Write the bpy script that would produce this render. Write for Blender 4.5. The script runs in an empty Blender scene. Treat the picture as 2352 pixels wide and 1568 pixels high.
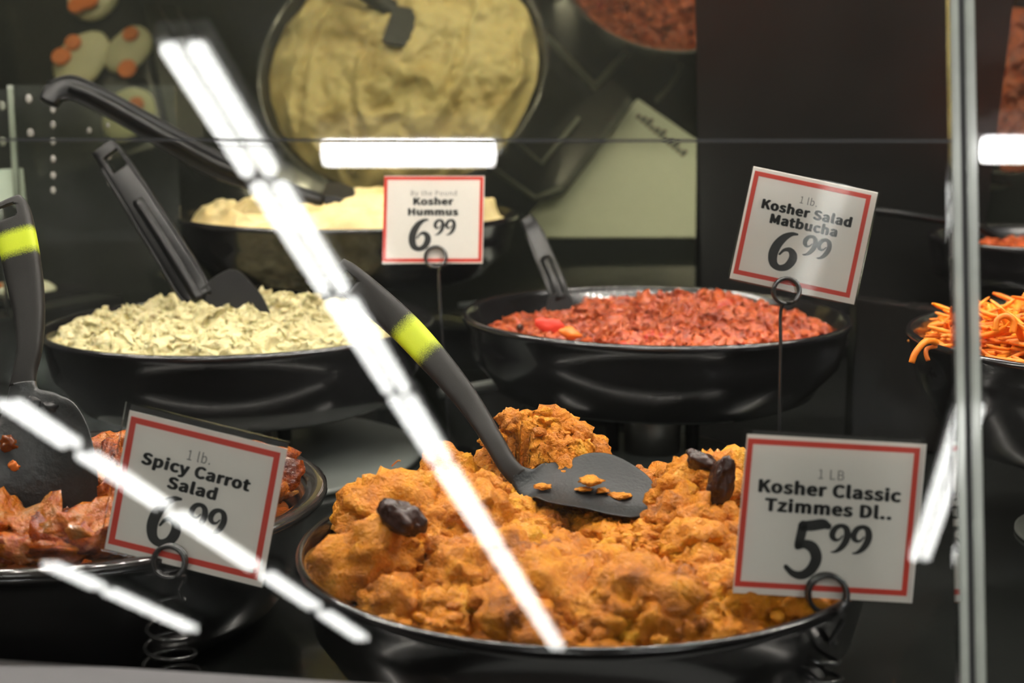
import bpy, bmesh, math, random
import numpy as np
from mathutils import Vector, Matrix

random.seed(7)
rng = np.random.default_rng(11)
SC = bpy.context.scene
COL = SC.collection

# ------------------------------------------------------------------ camera
FPX, PITCH, ZC = 3500.0, math.radians(10.1), 1.25        # focal length in pixels (frame 2352 x 1568), eye height
cam_d = bpy.data.cameras.new('camera'); cam = bpy.data.objects.new('camera', cam_d); COL.objects.link(cam)
cam.location = (0, 0, ZC); cam.rotation_euler = (math.pi/2 - PITCH, 0, 0)
cam_d.sensor_width = 36.0; cam_d.lens = FPX/2352*36.0
cam_d.clip_start = 0.02
cam_d.dof.use_dof = True; cam_d.dof.focus_distance = 0.92; cam_d.dof.aperture_fstop = 7.4
SC.camera = cam
# ------------------------------------------------------------------ world, exposure
w = bpy.data.worlds.new('world'); SC.world = w; w.use_nodes = True
w.node_tree.nodes['Background'].inputs[0].default_value = (0.9, 0.95, 1.0, 1)
w.node_tree.nodes['Background'].inputs[1].default_value = 0.05
vs = SC.view_settings
vs.view_transform = 'Standard'; vs.look = 'None'; vs.gamma = 1.0; vs.use_curve_mapping = False
vs.exposure = 0.52
LED_POWER = 350.0        # radiance of each LED in the case
TUBE_POWER = 15.0        # radiance of the store's ceiling tubes

# ------------------------------------------------------------------ pixel helpers (a pixel gives a direction; depth is measured)
CF = Vector((0, math.cos(PITCH), -math.sin(PITCH))); CU = Vector((0, math.sin(PITCH), math.cos(PITCH))); CR = Vector((1, 0, 0))
CAM = Vector((0, 0, ZC))
def ray(x, y): return CF + CR*((x-1176)/FPX) - CU*((y-784)/FPX)
def W(x, y, d): return CAM + ray(x, y)*d                       # at depth d along the axis
def PZ(x, y, z): r = ray(x, y); return CAM + r*(z/r.z)         # on the horizontal plane z above the eye
def PP(x, y, c, n): r = ray(x, y); return CAM + r*((c-CAM).dot(n)/r.dot(n))
DECK = -0.325                                                  # deck below the eye
def zw(z): return ZC + z

# ------------------------------------------------------------------ materials
def newmat(name):
    m = bpy.data.materials.new(name); m.use_nodes = True
    return m, m.node_tree.nodes, m.node_tree.links
def plain(name, col, rough=0.5, metal=0.0, spec=0.5, coat=0.0, var=0.0, vscale=60, bump=0.0, bscale=300, sss=0.0, trans=0.0):
    m, N, L = newmat(name); b = N['Principled BSDF']
    b.inputs['Base Color'].default_value = (*col, 1); b.inputs['Roughness'].default_value = rough
    b.inputs['Metallic'].default_value = metal; b.inputs['Specular IOR Level'].default_value = spec
    b.inputs['Coat Weight'].default_value = coat; b.inputs['Coat Roughness'].default_value = 0.05
    b.inputs['Transmission Weight'].default_value = trans
    if sss:
        b.inputs['Subsurface Weight'].default_value = sss; b.inputs['Subsurface Radius'].default_value = (1, .5, .25); b.inputs['Subsurface Scale'].default_value = .004
    tc = N.new('ShaderNodeTexCoord')
    if var:
        n = N.new('ShaderNodeTexNoise'); n.inputs['Scale'].default_value = vscale; n.inputs['Detail'].default_value = 5
        L.new(tc.outputs['Object'], n.inputs['Vector'])
        mx = N.new('ShaderNodeMix'); mx.data_type = 'RGBA'
        mx.inputs[6].default_value = (*[c*(1-var) for c in col], 1); mx.inputs[7].default_value = (*[min(1, c*(1+var)) for c in col], 1)
        L.new(n.outputs['Fac'], mx.inputs[0]); L.new(mx.outputs[2], b.inputs['Base Color'])
        mr = N.new('ShaderNodeMapRange'); mr.inputs[3].default_value = max(0, rough*(1-var*.6)); mr.inputs[4].default_value = min(1, rough*(1+var*.6))
        L.new(n.outputs['Fac'], mr.inputs[0]); L.new(mr.outputs[0], b.inputs['Roughness'])
    if bump:
        n2 = N.new('ShaderNodeTexNoise'); n2.inputs['Scale'].default_value = bscale; n2.inputs['Detail'].default_value = 4
        L.new(tc.outputs['Object'], n2.inputs['Vector'])
        bp = N.new('ShaderNodeBump'); bp.inputs['Strength'].default_value = bump; bp.inputs['Distance'].default_value = .002
        L.new(n2.outputs['Fac'], bp.inputs['Height']); L.new(bp.outputs[0], b.inputs['Normal'])
    return m
def food(name, cols, scale, rough=0.45, bscale=350, bump=0.5, speck=None, sss=0.12, bdist=.0015, spec=.45):
    """cols: list of (pos, rgb) for a ramp over noise plus a per-piece tint attribute"""
    m, N, L = newmat(name); b = N['Principled BSDF']
    tc = N.new('ShaderNodeTexCoord'); at = N.new('ShaderNodeAttribute'); at.attribute_name = 'tint'
    n = N.new('ShaderNodeTexNoise'); n.inputs['Scale'].default_value = scale; n.inputs['Detail'].default_value = 6; n.inputs['Roughness'].default_value = .6
    L.new(tc.outputs['Object'], n.inputs['Vector'])
    ad = N.new('ShaderNodeMath'); ad.operation = 'ADD'; L.new(n.outputs['Fac'], ad.inputs[0]); L.new(at.outputs['Fac'], ad.inputs[1])
    rp = N.new('ShaderNodeValToRGB'); e = rp.color_ramp.elements
    while len(e) < len(cols): e.new(0.5)
    for k, (p, c) in enumerate(cols): e[k].position = p; e[k].color = (*c, 1)
    L.new(ad.outputs[0], rp.inputs[0]); out = rp.outputs[0]
    if speck:
        v = N.new('ShaderNodeTexVoronoi'); v.inputs['Scale'].default_value = speck[0]; L.new(tc.outputs['Object'], v.inputs['Vector'])
        lt = N.new('ShaderNodeMath'); lt.operation = 'LESS_THAN'; lt.inputs[1].default_value = speck[1]; L.new(v.outputs['Distance'], lt.inputs[0])
        mx = N.new('ShaderNodeMix'); mx.data_type = 'RGBA'; L.new(lt.outputs[0], mx.inputs[0]); L.new(out, mx.inputs[6]); mx.inputs[7].default_value = (*speck[2], 1); out = mx.outputs[2]
    L.new(out, b.inputs['Base Color'])
    b.inputs['Roughness'].default_value = rough; b.inputs['Subsurface Weight'].default_value = sss; b.inputs['Specular IOR Level'].default_value = spec
    b.inputs['Subsurface Radius'].default_value = (1, .45, .15); b.inputs['Subsurface Scale'].default_value = .003
    n2 = N.new('ShaderNodeTexNoise'); n2.inputs['Scale'].default_value = bscale; n2.inputs['Detail'].default_value = 5; L.new(tc.outputs['Object'], n2.inputs['Vector'])
    bp = N.new('ShaderNodeBump'); bp.inputs['Strength'].default_value = bump; bp.inputs['Distance'].default_value = bdist
    L.new(n2.outputs['Fac'], bp.inputs['Height']); L.new(bp.outputs[0], b.inputs['Normal'])
    return m
def glassmat(name, tint=(.96, .98, .96), ior=1.5, rough=0.0, haze=0.0):
    m, N, L = newmat(name)
    N.remove(N['Principled BSDF']); out = N['Material Output']
    t = N.new('ShaderNodeBsdfTransparent'); t.inputs[0].default_value = (*tint, 1)
    g = N.new('ShaderNodeBsdfGlossy'); g.inputs['Roughness'].default_value = rough
    fr = N.new('ShaderNodeFresnel'); fr.inputs['IOR'].default_value = ior
    mx = N.new('ShaderNodeMixShader'); L.new(fr.outputs[0], mx.inputs[0]); L.new(t.outputs[0], mx.inputs[1]); L.new(g.outputs[0], mx.inputs[2])
    res = mx
    if haze:
        d = N.new('ShaderNodeBsdfDiffuse'); d.inputs[0].default_value = (.8, .82, .8, 1)
        tc = N.new('ShaderNodeTexCoord'); n = N.new('ShaderNodeTexNoise'); n.inputs['Scale'].default_value = 9; n.inputs['Detail'].default_value = 6; L.new(tc.outputs['Object'], n.inputs['Vector'])
        mr = N.new('ShaderNodeMapRange'); mr.inputs[1].default_value = .4; mr.inputs[2].default_value = .75; mr.inputs[3].default_value = haze*.3; mr.inputs[4].default_value = haze; L.new(n.outputs['Fac'], mr.inputs[0])
        m2 = N.new('ShaderNodeMixShader'); L.new(mr.outputs[0], m2.inputs[0]); L.new(mx.outputs[0], m2.inputs[1]); L.new(d.outputs[0], m2.inputs[2]); res = m2
    L.new(res.outputs[0], out.inputs['Surface'])
    return m
def emit(name, col, s):
    m, N, L = newmat(name); N.remove(N['Principled BSDF'])
    e = N.new('ShaderNodeEmission'); e.inputs[0].default_value = (*col, 1); e.inputs[1].default_value = s
    L.new(e.outputs[0], N['Material Output'].inputs['Surface']); return m
def mirrormat(name, col):
    m, N, L = newmat(name); N.remove(N['Principled BSDF'])
    g = N.new('ShaderNodeBsdfGlossy'); g.inputs[0].default_value = (*col, 1); g.inputs['Roughness'].default_value = 0.012
    d = N.new('ShaderNodeBsdfDiffuse'); d.inputs[0].default_value = (.30, .32, .26, 1)
    mx = N.new('ShaderNodeMixShader'); mx.inputs[0].default_value = .07; L.new(g.outputs[0], mx.inputs[1]); L.new(d.outputs[0], mx.inputs[2])
    L.new(mx.outputs[0], N['Material Output'].inputs['Surface']); return m
def handlemat(name, band0, band1):
    """matte charcoal nylon with a sprayed lime band printed around it (t runs along the handle)"""
    m, N, L = newmat(name); b = N['Principled BSDF']
    at = N.new('ShaderNodeAttribute'); at.attribute_name = 'along'
    tc = N.new('ShaderNodeTexCoord'); n = N.new('ShaderNodeTexNoise'); n.inputs['Scale'].default_value = 1500; n.inputs['Detail'].default_value = 2; L.new(tc.outputs['Object'], n.inputs['Vector'])
    ms = N.new('ShaderNodeMath'); ms.operation = 'MULTIPLY_ADD'; ms.inputs[1].default_value = (band1-band0)*.35; L.new(n.outputs['Fac'], ms.inputs[0]); L.new(at.outputs['Fac'], ms.inputs[2])
    off = (band1-band0)*.175
    mid = (band0+band1)/2 + off
    sb = N.new('ShaderNodeMath'); sb.operation = 'SUBTRACT'; sb.inputs[1].default_value = mid; L.new(ms.outputs[0], sb.inputs[0])
    ab = N.new('ShaderNodeMath'); ab.operation = 'ABSOLUTE'; L.new(sb.outputs[0], ab.inputs[0])
    mr = N.new('ShaderNodeMapRange'); mr.inputs[1].default_value = (band1-band0)*.66; mr.inputs[2].default_value = (band1-band0)*.30; L.new(ab.outputs[0], mr.inputs[0])
    mx = N.new('ShaderNodeMix'); mx.data_type = 'RGBA'; mx.inputs[6].default_value = (.014, .013, .012, 1); mx.inputs[7].default_value = (.52, .62, .02, 1)
    L.new(mr.outputs[0], mx.inputs[0]); L.new(mx.outputs[2], b.inputs['Base Color']); b.inputs['Roughness'].default_value = .48; b.inputs['Specular IOR Level'].default_value = .3
    bp = N.new('ShaderNodeBump'); bp.inputs['Strength'].default_value = .12; bp.inputs['Distance'].default_value = .0005; L.new(n.outputs['Fac'], bp.inputs['Height']); L.new(bp.outputs[0], b.inputs['Normal'])
    return m

M = dict(
    pan=plain('black_enamel', (.008, .0075, .008), .2, spec=.6, coat=.4, var=.35, vscale=25),
    smoky=plain('smoky_plastic', (.03, .026, .024), .1, spec=.6, coat=.6, var=.2),
    deck=plain('black_deck', (.012, .013, .012), .16, spec=.5, coat=.3, var=.5, vscale=14),
    black=plain('black_laminate', (.013, .0125, .011), .42, var=.3, vscale=8, bump=.05, bscale=80),
    gloss=plain('black_gloss', (.012, .011, .01), .2, spec=.5, var=.2),
    steel=plain('brushed_steel', (.42, .40, .37), .35, metal=1, var=.15, vscale=90),
    disc=plain('grey_plastic', (.16, .17, .155), .35, var=.1),
    sill=plain('grey_sill', (.20, .185, .18), .5, var=.12, vscale=20),
    wire=plain('black_wire', (.022, .022, .022), .24, spec=.8, coat=.6),
    nylon=plain('charcoal_nylon', (.010, .0095, .0095), .42, spec=.35, var=.25, vscale=120, bump=.15, bscale=900),
    nylon2=plain('black_nylon', (.005, .005, .005), .3, spec=.3, var=.2),
    bowlnylon=plain('spoon_bowl_nylon', (.008, .0105, .012), .42, spec=.35, var=.3, vscale=60, bump=.2, bscale=500),
    bowl2=plain('wet_spoon_nylon', (.030, .032, .032), .38, var=.5, vscale=45, bump=.3, bscale=300),
    paper=plain('sign_paper', (.90, .86, .80), .45, var=.04, vscale=30),
    red=plain('sign_red', (.72, .055, .03), .45, var=.05),
    ink=plain('sign_ink', (.016, .016, .015), .45),
    greyink=plain('sign_grey_ink', (.16, .15, .14), .5),
    white=plain('white_plastic', (.62, .66, .6), .35, var=.06),
    sleeve=glassmat('sleeve_plastic', (.985, .985, .97), 1.33, .04, .004),
    glass=glassmat('case_glass', (.985, .99, .985), 1.5, 0, .0),
    acrylic=glassmat('acrylic', (.9, .93, .88), 1.45, .02, .03),
    gedge=plain('glass_edge', (.36, .38, .33), .2, spec=.7, coat=.6, var=.35, vscale=35, trans=.3),
    seal=plain('black_seal', (.004, .004, .004), .5),
    mirror=mirrormat('mirror_silver', (.34, .335, .225)),
    led=emit('led_light', (1.0, .93, .84), LED_POWER),
    tube=emit('fluorescent_tube', (1.0, 1.0, .96), TUBE_POWER),
    hot=emit('bright_tube', (1.0, .99, .97), TUBE_POWER*3),
    troffer=plain('fixture_white', (.8, .8, .78), .4),
    ceil=plain('store_ceiling', (.10, .10, .095), .8, var=.1, vscale=2),
    wallm=plain('store_wall', (.2, .19, .16), .8, var=.2, vscale=1.5),
    floorm=plain('store_floor', (.3, .29, .27), .4, var=.15, vscale=3),
    tz=food('tzimmes', [(.26, (.26, .075, .005)), (.42, (.58, .185, .009)), (.58, (.70, .26, .012)), (.76, (.74, .36, .016))], 60, .42, 520, .9, sss=.06, bdist=.003, spec=.3),
    mat=food('matbucha', [(.30, (.12, .018, .005)), (.46, (.30, .045, .012)), (.58, (.40, .085, .02)), (.74, (.32, .018, .010))], 75, .35, 400, .5),
    baba=food('eggplant_salad', [(.28, (.28, .22, .08)), (.45, (.50, .44, .22)), (.62, (.58, .52, .29)), (.80, (.58, .42, .15))], 70, .5, 600, .9),
    hum=food('hummus', [(.3, (.48, .34, .12)), (.5, (.64, .51, .24)), (.7, (.70, .58, .30))], 18, .5, 160, .12),
    spicy=food('spiced_carrot', [(.30, (.10, .016, .002)), (.46, (.32, .058, .004)), (.62, (.42, .12, .008)), (.85, (.30, .15, .04))], 90, .14, 320, .8, sss=.0, bdist=.003, spec=.6),
    sauce=food('spicy_sauce', [(.3, (.09, .018, .003)), (.7, (.22, .05, .006))], 40, .12, 200, .3),
    carrot=food('raw_carrot', [(.3, (.75, .17, .008)), (.55, (.86, .25, .012)), (.8, (.88, .36, .03))], 50, .42, 600, .25, sss=.25),
    prune=plain('prune_skin', (.035, .012, .007), .28, spec=.5, var=.6, vscale=70, bump=.6, bscale=220),
    fish=plain('fish_slice', (.60, .57, .42), .5, var=.1, vscale=60, bump=.2, bscale=300, sss=.1),
    coin=plain('carrot_coin', (.70, .17, .02), .4, var=.15, vscale=80),
)

# ------------------------------------------------------------------ mesh helpers
def mesh_obj(name, verts, faces, mat, parent=None, smooth=True, tint=None, along=None):
    me = bpy.data.meshes.new(name)
    me.from_pydata([tuple(v) for v in verts], [], faces); me.update()
    if mat is not None: me.materials.append(mat)
    if smooth: me.polygons.foreach_set('use_smooth', [True]*len(me.polygons))
    for nm, arr in (('tint', tint), ('along', along)):
        if arr is not None:
            a = me.attributes.new(nm, 'FLOAT', 'POINT'); a.data.foreach_set('value', np.asarray(arr, dtype=np.float32))
    o = bpy.data.objects.new(name, me); COL.objects.link(o)
    if parent: o.parent = parent
    return o
def bm_obj(name, bm, mat, parent=None, smooth=False):
    me = bpy.data.meshes.new(name); bmesh.ops.recalc_face_normals(bm, faces=bm.faces); bm.to_mesh(me); bm.free()
    me.materials.append(mat)
    if smooth: me.polygons.foreach_set('use_smooth', [True]*len(me.polygons))
    o = bpy.data.objects.new(name, me); COL.objects.link(o)
    if parent: o.parent = parent
    return o
def tag(o, label, cat=None, group=None, kind=None):
    o['label'] = label
    if cat: o['category'] = cat
    if group: o['group'] = group
    if kind: o['kind'] = kind
    return o
def struct(o, label=None, cat=None):
    o['kind'] = 'structure'
    if label: o['label'] = label
    if cat: o['category'] = cat
    return o
def empty(name, loc=(0, 0, 0)):
    o = bpy.data.objects.new(name, None); o.location = loc; o.empty_display_size = .02; COL.objects.link(o); return o
def loc(v, parent): return Vector(v) - parent.location if parent else Vector(v)
def box_bm(bm, o, a, b, c):
    """box from corner o with edge vectors a, b, c"""
    o, a, b, c = map(Vector, (o, a, b, c)); vs_ = [bm.verts.new(o + a*i + b*j + c*k) for k in (0, 1) for j in (0, 1) for i in (0, 1)]
    for f in ((0, 1, 3, 2), (4, 6, 7, 5), (0, 4, 5, 1), (2, 3, 7, 6), (0, 2, 6, 4), (1, 5, 7, 3)): bm.faces.new([vs_[i] for i in f])
def box(name, o, a, b, c, mat, parent=None, bevel=0.0):
    bm = bmesh.new(); box_bm(bm, loc(o, parent), a, b, c)
    if bevel: bmesh.ops.bevel(bm, geom=list(bm.edges), offset=bevel, segments=2, affect='EDGES')
    return bm_obj(name, bm, mat, parent)
def catmull(pts, n):
    P = [np.array(p, float) for p in pts]; P = [2*P[0]-P[1]] + P + [2*P[-1]-P[-2]]
    out = []
    for i in range(1, len(P)-2):
        for k in range(n):
            t = k/n; a, b, c, d = P[i-1], P[i], P[i+1], P[i+2]
            out.append(.5*((2*b)+(c-a)*t+(2*a-5*b+4*c-d)*t*t+(3*b-a-3*c+d)*t**3))
    out.append(P[-2]); return np.array(out)
def tube(name, pts, r, mat, parent=None, seg=8, n=0, radii=None):
    P = np.array([tuple(loc(p, parent)) for p in pts])
    if n: P = catmull(P, n)
    k = len(P); R_ = np.full(k, r) if radii is None else np.interp(np.linspace(0, 1, k), np.linspace(0, 1, len(radii)), radii)
    T = np.gradient(P, axis=0); T /= np.linalg.norm(T, axis=1)[:, None]
    up = np.array([.31, .52, .79]); a = np.cross(T[0], up); a /= np.linalg.norm(a); V = []
    for i in range(k):
        a = a - T[i]*(a@T[i]); a /= np.linalg.norm(a); b = np.cross(T[i], a)
        for j in range(seg):
            th = 2*math.pi*j/seg; V.append(P[i] + R_[i]*(math.cos(th)*a + math.sin(th)*b))
    F = [(i*seg+j, i*seg+(j+1) % seg, (i+1)*seg+(j+1) % seg, (i+1)*seg+j) for i in range(k-1) for j in range(seg)]
    F += [tuple(range(seg))[::-1], tuple(range((k-1)*seg, k*seg))]
    return mesh_obj(name, V, F, mat, parent)
def sweep(name, pts, sides, widths, thick, mat, parent=None, n=6, cup=None, expo=3.0, seg=20, cut=None):
    """flat swept body: pts centre line, side vectors, width and thickness in metres; cup bows the section"""
    k0 = len(pts)
    A = np.array([[*loc(p, parent), *s, w_, t_, c_] for p, s, w_, t_, c_ in zip(pts, sides, widths, thick, cup or [0]*k0)])
    A = catmull(A, n); k = len(A); P, S = A[:, :3], A[:, 3:6]
    T = np.gradient(P, axis=0); T /= np.linalg.norm(T, axis=1)[:, None]
    S = S - T*np.sum(S*T, 1)[:, None]; S /= np.linalg.norm(S, axis=1)[:, None]; Nn = np.cross(T, S)
    V, al = [], []
    for i in range(k):
        for j in range(seg):
            th = 2*math.pi*j/seg; c, s = math.cos(th), math.sin(th)
            x = math.copysign(abs(c)**(2/expo), c); y = math.copysign(abs(s)**(2/expo), s)
            V.append(P[i] + S[i]*x*max(A[i, 6], .0005)/2 + Nn[i]*(y*A[i, 7]/2 + A[i, 8]*x*x)); al.append(i/(k-1))
    F = [(i*seg+j, i*seg+(j+1) % seg, (i+1)*seg+(j+1) % seg, (i+1)*seg+j) for i in range(k-1) for j in range(seg)]
    F += [tuple(range(seg))[::-1], tuple(range((k-1)*seg, k*seg))]
    o = mesh_obj(name, V, F, mat, parent, along=al)
    if cut is not None:                                    # hang hole through the handle end
        ce, a, b, c = cut; bm = bmesh.new(); box_bm(bm, loc(ce, parent)-a/2-b/2-c/2, a, b, c)
        bmesh.ops.bevel(bm, geom=list(bm.edges), offset=.0012, segments=2, affect='EDGES')
        co = bm_obj('hole_cutter', bm, mat)
        if parent: co.location = parent.location
        md = o.modifiers.new('hole', 'BOOLEAN'); md.object = co; md.operation = 'DIFFERENCE'; md.solver = 'EXACT'
        bpy.context.view_layer.update()
        dg = bpy.context.evaluated_depsgraph_get(); me = bpy.data.meshes.new_from_object(o.evaluated_get(dg))
        o.modifiers.clear(); o.data = me
        bpy.data.objects.remove(co)
    return o
def lathe(name, prof, mat, parent=None, seg=96):
    V, F = [], []
    k = len(prof)
    for j in range(seg):
        c, s = math.cos(2*math.pi*j/seg), math.sin(2*math.pi*j/seg)
        V += [(r*c, r*s, z) for r, z in prof]
    for j in range(seg):
        for i in range(k-1):
            a, b = j*k+i, ((j+1) % seg)*k+i
            F.append((a, b, b+1, a+1))
    return mesh_obj(name, V, F, mat, parent)
def extrude_poly(name, pts, vec, mat, parent=None, bevel=0.0):
    bm = bmesh.new(); a = [bm.verts.new(loc(p, parent)) for p in pts]; b = [bm.verts.new(loc(p, parent)+Vector(vec)) for p in pts]
    bm.faces.new(a); bm.faces.new(b[::-1]); k = len(a)
    for i in range(k): bm.faces.new((a[i], a[(i+1) % k], b[(i+1) % k], b[i]))
    if bevel: bmesh.ops.bevel(bm, geom=list(bm.edges), offset=bevel, segments=2, affect='EDGES')
    return bm_obj(name, bm, mat, parent)
# numpy gradient-free value noise
def vnoise(p, seed=0):
    i = np.floor(p).astype(np.int64); f = p-i; f = f*f*f*(f*(f*6-15)+10); r = 0
    for dx in (0, 1):
        for dy in (0, 1):
            for dz in (0, 1):
                h = (i[:, 0]+dx)*374761393 + (i[:, 1]+dy)*668265263 + (i[:, 2]+dz)*2147483647 + seed*1274126177
                h = (h ^ (h >> 13))*1274126177 & 0xffffffff; h = (h ^ (h >> 16)) & 0xffff
                r = r + (h/65535.0)*(f[:, 0] if dx else 1-f[:, 0])*(f[:, 1] if dy else 1-f[:, 1])*(f[:, 2] if dz else 1-f[:, 2])
    return r*2-1
def fbm(p, octv=4, seed=0, gain=.5):
    r, a = 0, 1.0
    for k in range(octv): r = r + a*vnoise(p*(2.03**k)+17.3*k, seed+k); a *= gain
    return r
def ridged(p, octv=3, seed=0):
    r, a = 0, 1.0
    for k in range(octv): r = r + a*(1-np.abs(vnoise(p*(2.1**k)+9.1*k, seed+k))*2); a *= .5
    return r
def ico(sub):
    bm = bmesh.new(); bmesh.ops.create_icosphere(bm, subdivisions=sub, radius=1)
    V = np.array([v.co[:] for v in bm.verts]); F = np.array([[v.index for v in f.verts] for f in bm.faces]); bm.free(); return V, F
ICO = {k: ico(k) for k in (2, 3, 4)}
def heap(name, R, hfun, mat, parent, nr=110, na=330, vec=.004, scale=90, chunks=(), chunk_sub=4, lump=.32, seed=0, fine=.0012, fscale=420, post=None):
    """a mound of food: displaced dome plus lumps, one mesh"""
    rr = np.linspace(0, 1, nr)**.8*R; th = np.linspace(0, 2*math.pi, na, endpoint=False)
    x = (rr[:, None]*np.cos(th)).ravel(); y = (rr[:, None]*np.sin(th)).ravel(); z = hfun(x, y)
    P = np.stack([x, y, z], 1); edge = np.clip((R-np.hypot(x, y))/(R*.12), 0, 1)[:, None]
    D = np.stack([fbm(P*scale, 4, seed+s, .55) for s in (1, 21, 41)], 1)*np.array([.8, .8, 1.0])
    D2 = np.stack([fbm(P*fscale, 2, seed+s+5) for s in (1, 21, 41)], 1)
    P = P + (D*vec + D2*fine)*(.25+.75*edge)
    F = [(i*na+j, i*na+(j+1) % na, (i+1)*na+(j+1) % na, (i+1)*na+j) for i in range(nr-1) for j in range(na)]
    Vs, Fs, Ts = [P], [tuple(f) for f in F], [np.zeros(len(P))]; off = len(P)
    for (cx, cy, cz, s, tn) in chunks:
        V0, F0 = ICO[chunk_sub if s > .008 else 3 if s > .004 else 2]
        sc = s*np.array([rng.uniform(.8, 1.25), rng.uniform(.8, 1.25), rng.uniform(.6, .95)])
        a = rng.uniform(0, 6.28); ca, sa = math.cos(a), math.sin(a); Rm = np.array([[ca, -sa, 0], [sa, ca, 0], [0, 0, 1]])
        c = np.array([cx, cy, cz]); Q = V0*sc@Rm.T
        nd = fbm(Q/s*1.3+c*500, 4, seed+60, .6); rdg = ridged(Q/s*1.8+c*300, 2, seed+90)
        Q = Q*(1+lump*nd+.10*rdg)[:, None]
        Q = Q + V0*(fbm((Q+c)*fscale, 3, seed+70)[:, None])*min(fine*1.5, s*.14) + c
        Vs.append(Q); Fs += [tuple(f) for f in (F0+off)]; off += len(Q); Ts.append(np.full(len(Q), tn))
    A_ = np.concatenate(Vs)
    if post: A_ = post(A_)
    return mesh_obj(name, A_, Fs, mat, parent, tint=np.concatenate(Ts))

# ================================================================== THE SETTING
# store behind the photographer
CH = 1.95                                                       # ceiling lamps above the eye
def slab(name, x0, x1, y0, y1, z0, z1, mat): return box(name, (x0, y0, z0), (x1-x0, 0, 0), (0, y1-y0, 0), (0, 0, z1-z0), mat)
struct(slab('floor', -9, 9, -20, 3, -.1, 0, M['floorm']))
struct(slab('ceiling', -9, 9, -20, 3, zw(CH)+.12, zw(CH)+.22, M['ceil']))
struct(slab('wall_store', -9, 9, -20.1, -20, 0, zw(CH)+.12, M['wallm']))
struct(slab('wall_left', -9.1, -9, -20, 3, 0, zw(CH)+.12, M['wallm']))
struct(slab('wall_right', 9, 9.1, -20, 3, 0, zw(CH)+.12, M['wallm']))

# front glass of the case: leans back 15 degrees
GPS, GT = math.radians(2), math.radians(15)
Gb = Vector((math.sin(GPS), math.cos(GPS), 0)); Gr = Vector((math.cos(GPS), -math.sin(GPS), 0))
Gn = -Gb*math.cos(GT) + Vector((0, 0, 1))*math.sin(GT); Gu = Gb*math.sin(GT) + Vector((0, 0, 1))*math.cos(GT)
G0 = Vector((0, .60, zw(-.26)))
def guv(x, y): q = PP(x, y, G0, Gn) - G0; return q.dot(Gr), q.dot(Gu)
def gpt(u, v, n=0): return G0 + Gr*u + Gu*v + Gn*n
def mirrored(x, y, H):                                          # where the reflected ray meets height H
    A = PP(x, y, G0, Gn); d = ray(x, y); r = d - 2*d.dot(Gn)*Gn
    return A + r*((zw(H)-A.z)/r.z)

# fluorescent strips in rows along the ceiling
def strip_light(label, p, q, wid, group, ntube=2, hot=False):
    p, q = Vector(p), Vector(q); t = empty('ceiling_light', (p+q)/2); d = q-p; L_ = d.length; d.normalize(); s = Vector((d.y, -d.x, 0))
    box('housing', p - s*wid/2 + Vector((0, 0, .02)), d*L_, s*wid, Vector((0, 0, .06)), M['troffer'], t)
    box('mounting_bar', (p+q)/2 - d*L_*.4 - s*.02 + Vector((0, 0, .08)), d*L_*.8, s*.04, Vector((0, 0, .04)), M['troffer'], t)
    for k in range(ntube):
        off = 0 if ntube == 1 else (k/(ntube-1)-.5)*wid*.52
        tube('tube', [p + d*.02 + s*off, q - d*.02 + s*off], wid*(.17 if ntube > 1 else .42), M['hot' if hot else 'tube'], t, seg=12)
    tag(t, label, 'ceiling light', group)
    return t
def row(pts, wid, text, gap=.09):
    a = [mirrored(x, y, CH) for x, y in pts]
    # straighten the row
    a0, a1 = a[0], a[-1]; L_ = (a1-a0).length; d = (a1-a0)/L_
    t = [max(0, (q-a0).dot(d)) for q in a]
    for k in range(len(t)-1):
        strip_light(text.format(['first', 'second', 'third', 'fourth', 'fifth', 'sixth', 'seventh', 'eighth'][k]), a0+d*(t[k]+gap*(.5+.08*t[k])), a0+d*(t[k+1]-gap*(.5+.08*t[k])), wid, 'fluorescent strips reflected in the glass')
row([(402, 85), (594, 410), (714, 680), (868, 905), (965, 1065), (1112, 1262), (1205, 1400), (1283, 1490)], .155, 'white fluorescent strip, {} from the top in the longest reflected row', .085)
row([(0, 912), (160, 1032), (385, 1170), (590, 1310), (735, 1400), (840, 1472)], .155, 'white fluorescent strip, {} along the reflected row crossing the carrot sign', .17)
row([(100, 1290), (245, 1352), (450, 1448)], .155, 'white fluorescent strip, {} in the short reflected row at bottom left', .17)
row([(2232, 930), (2174, 1118), (2112, 1285)], .15, 'white fluorescent strip, {} in the reflected row beside the glass joint', .08)
# unseen fill lamps added over the aisle to brighten the sill and signs
for k, (x, y) in enumerate(((-1.6, .1), (0.1, .1), (1.8, .1), (2.6, -1.6), (2.6, -3.4), (4.2, -1.6), (4.2, -3.4))):
    strip_light('added fluorescent fill strip, %s over the aisle outside the picture' % ['first', 'second', 'third', 'fourth', 'fifth', 'sixth', 'seventh'][k], (x-.6, y-.35, zw(CH)), (x+.6, y-.35, zw(CH)), .155, 'added fill strips over the aisle', 2, True)
# two cross lamps seen as a level white bar
for (x0, x1, y0, text) in ((732, 1148, 349, 'level white lamp bar reflected above the hummus sign'), (2240, 2700, 341, 'level white lamp bar reflected in the right-hand pane')):
    strip_light(text, mirrored(x0, y0, CH-.1), mirrored(x1, y0, CH-.1), .098, 'cross lamps reflected in the glass', 1, True)

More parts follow.
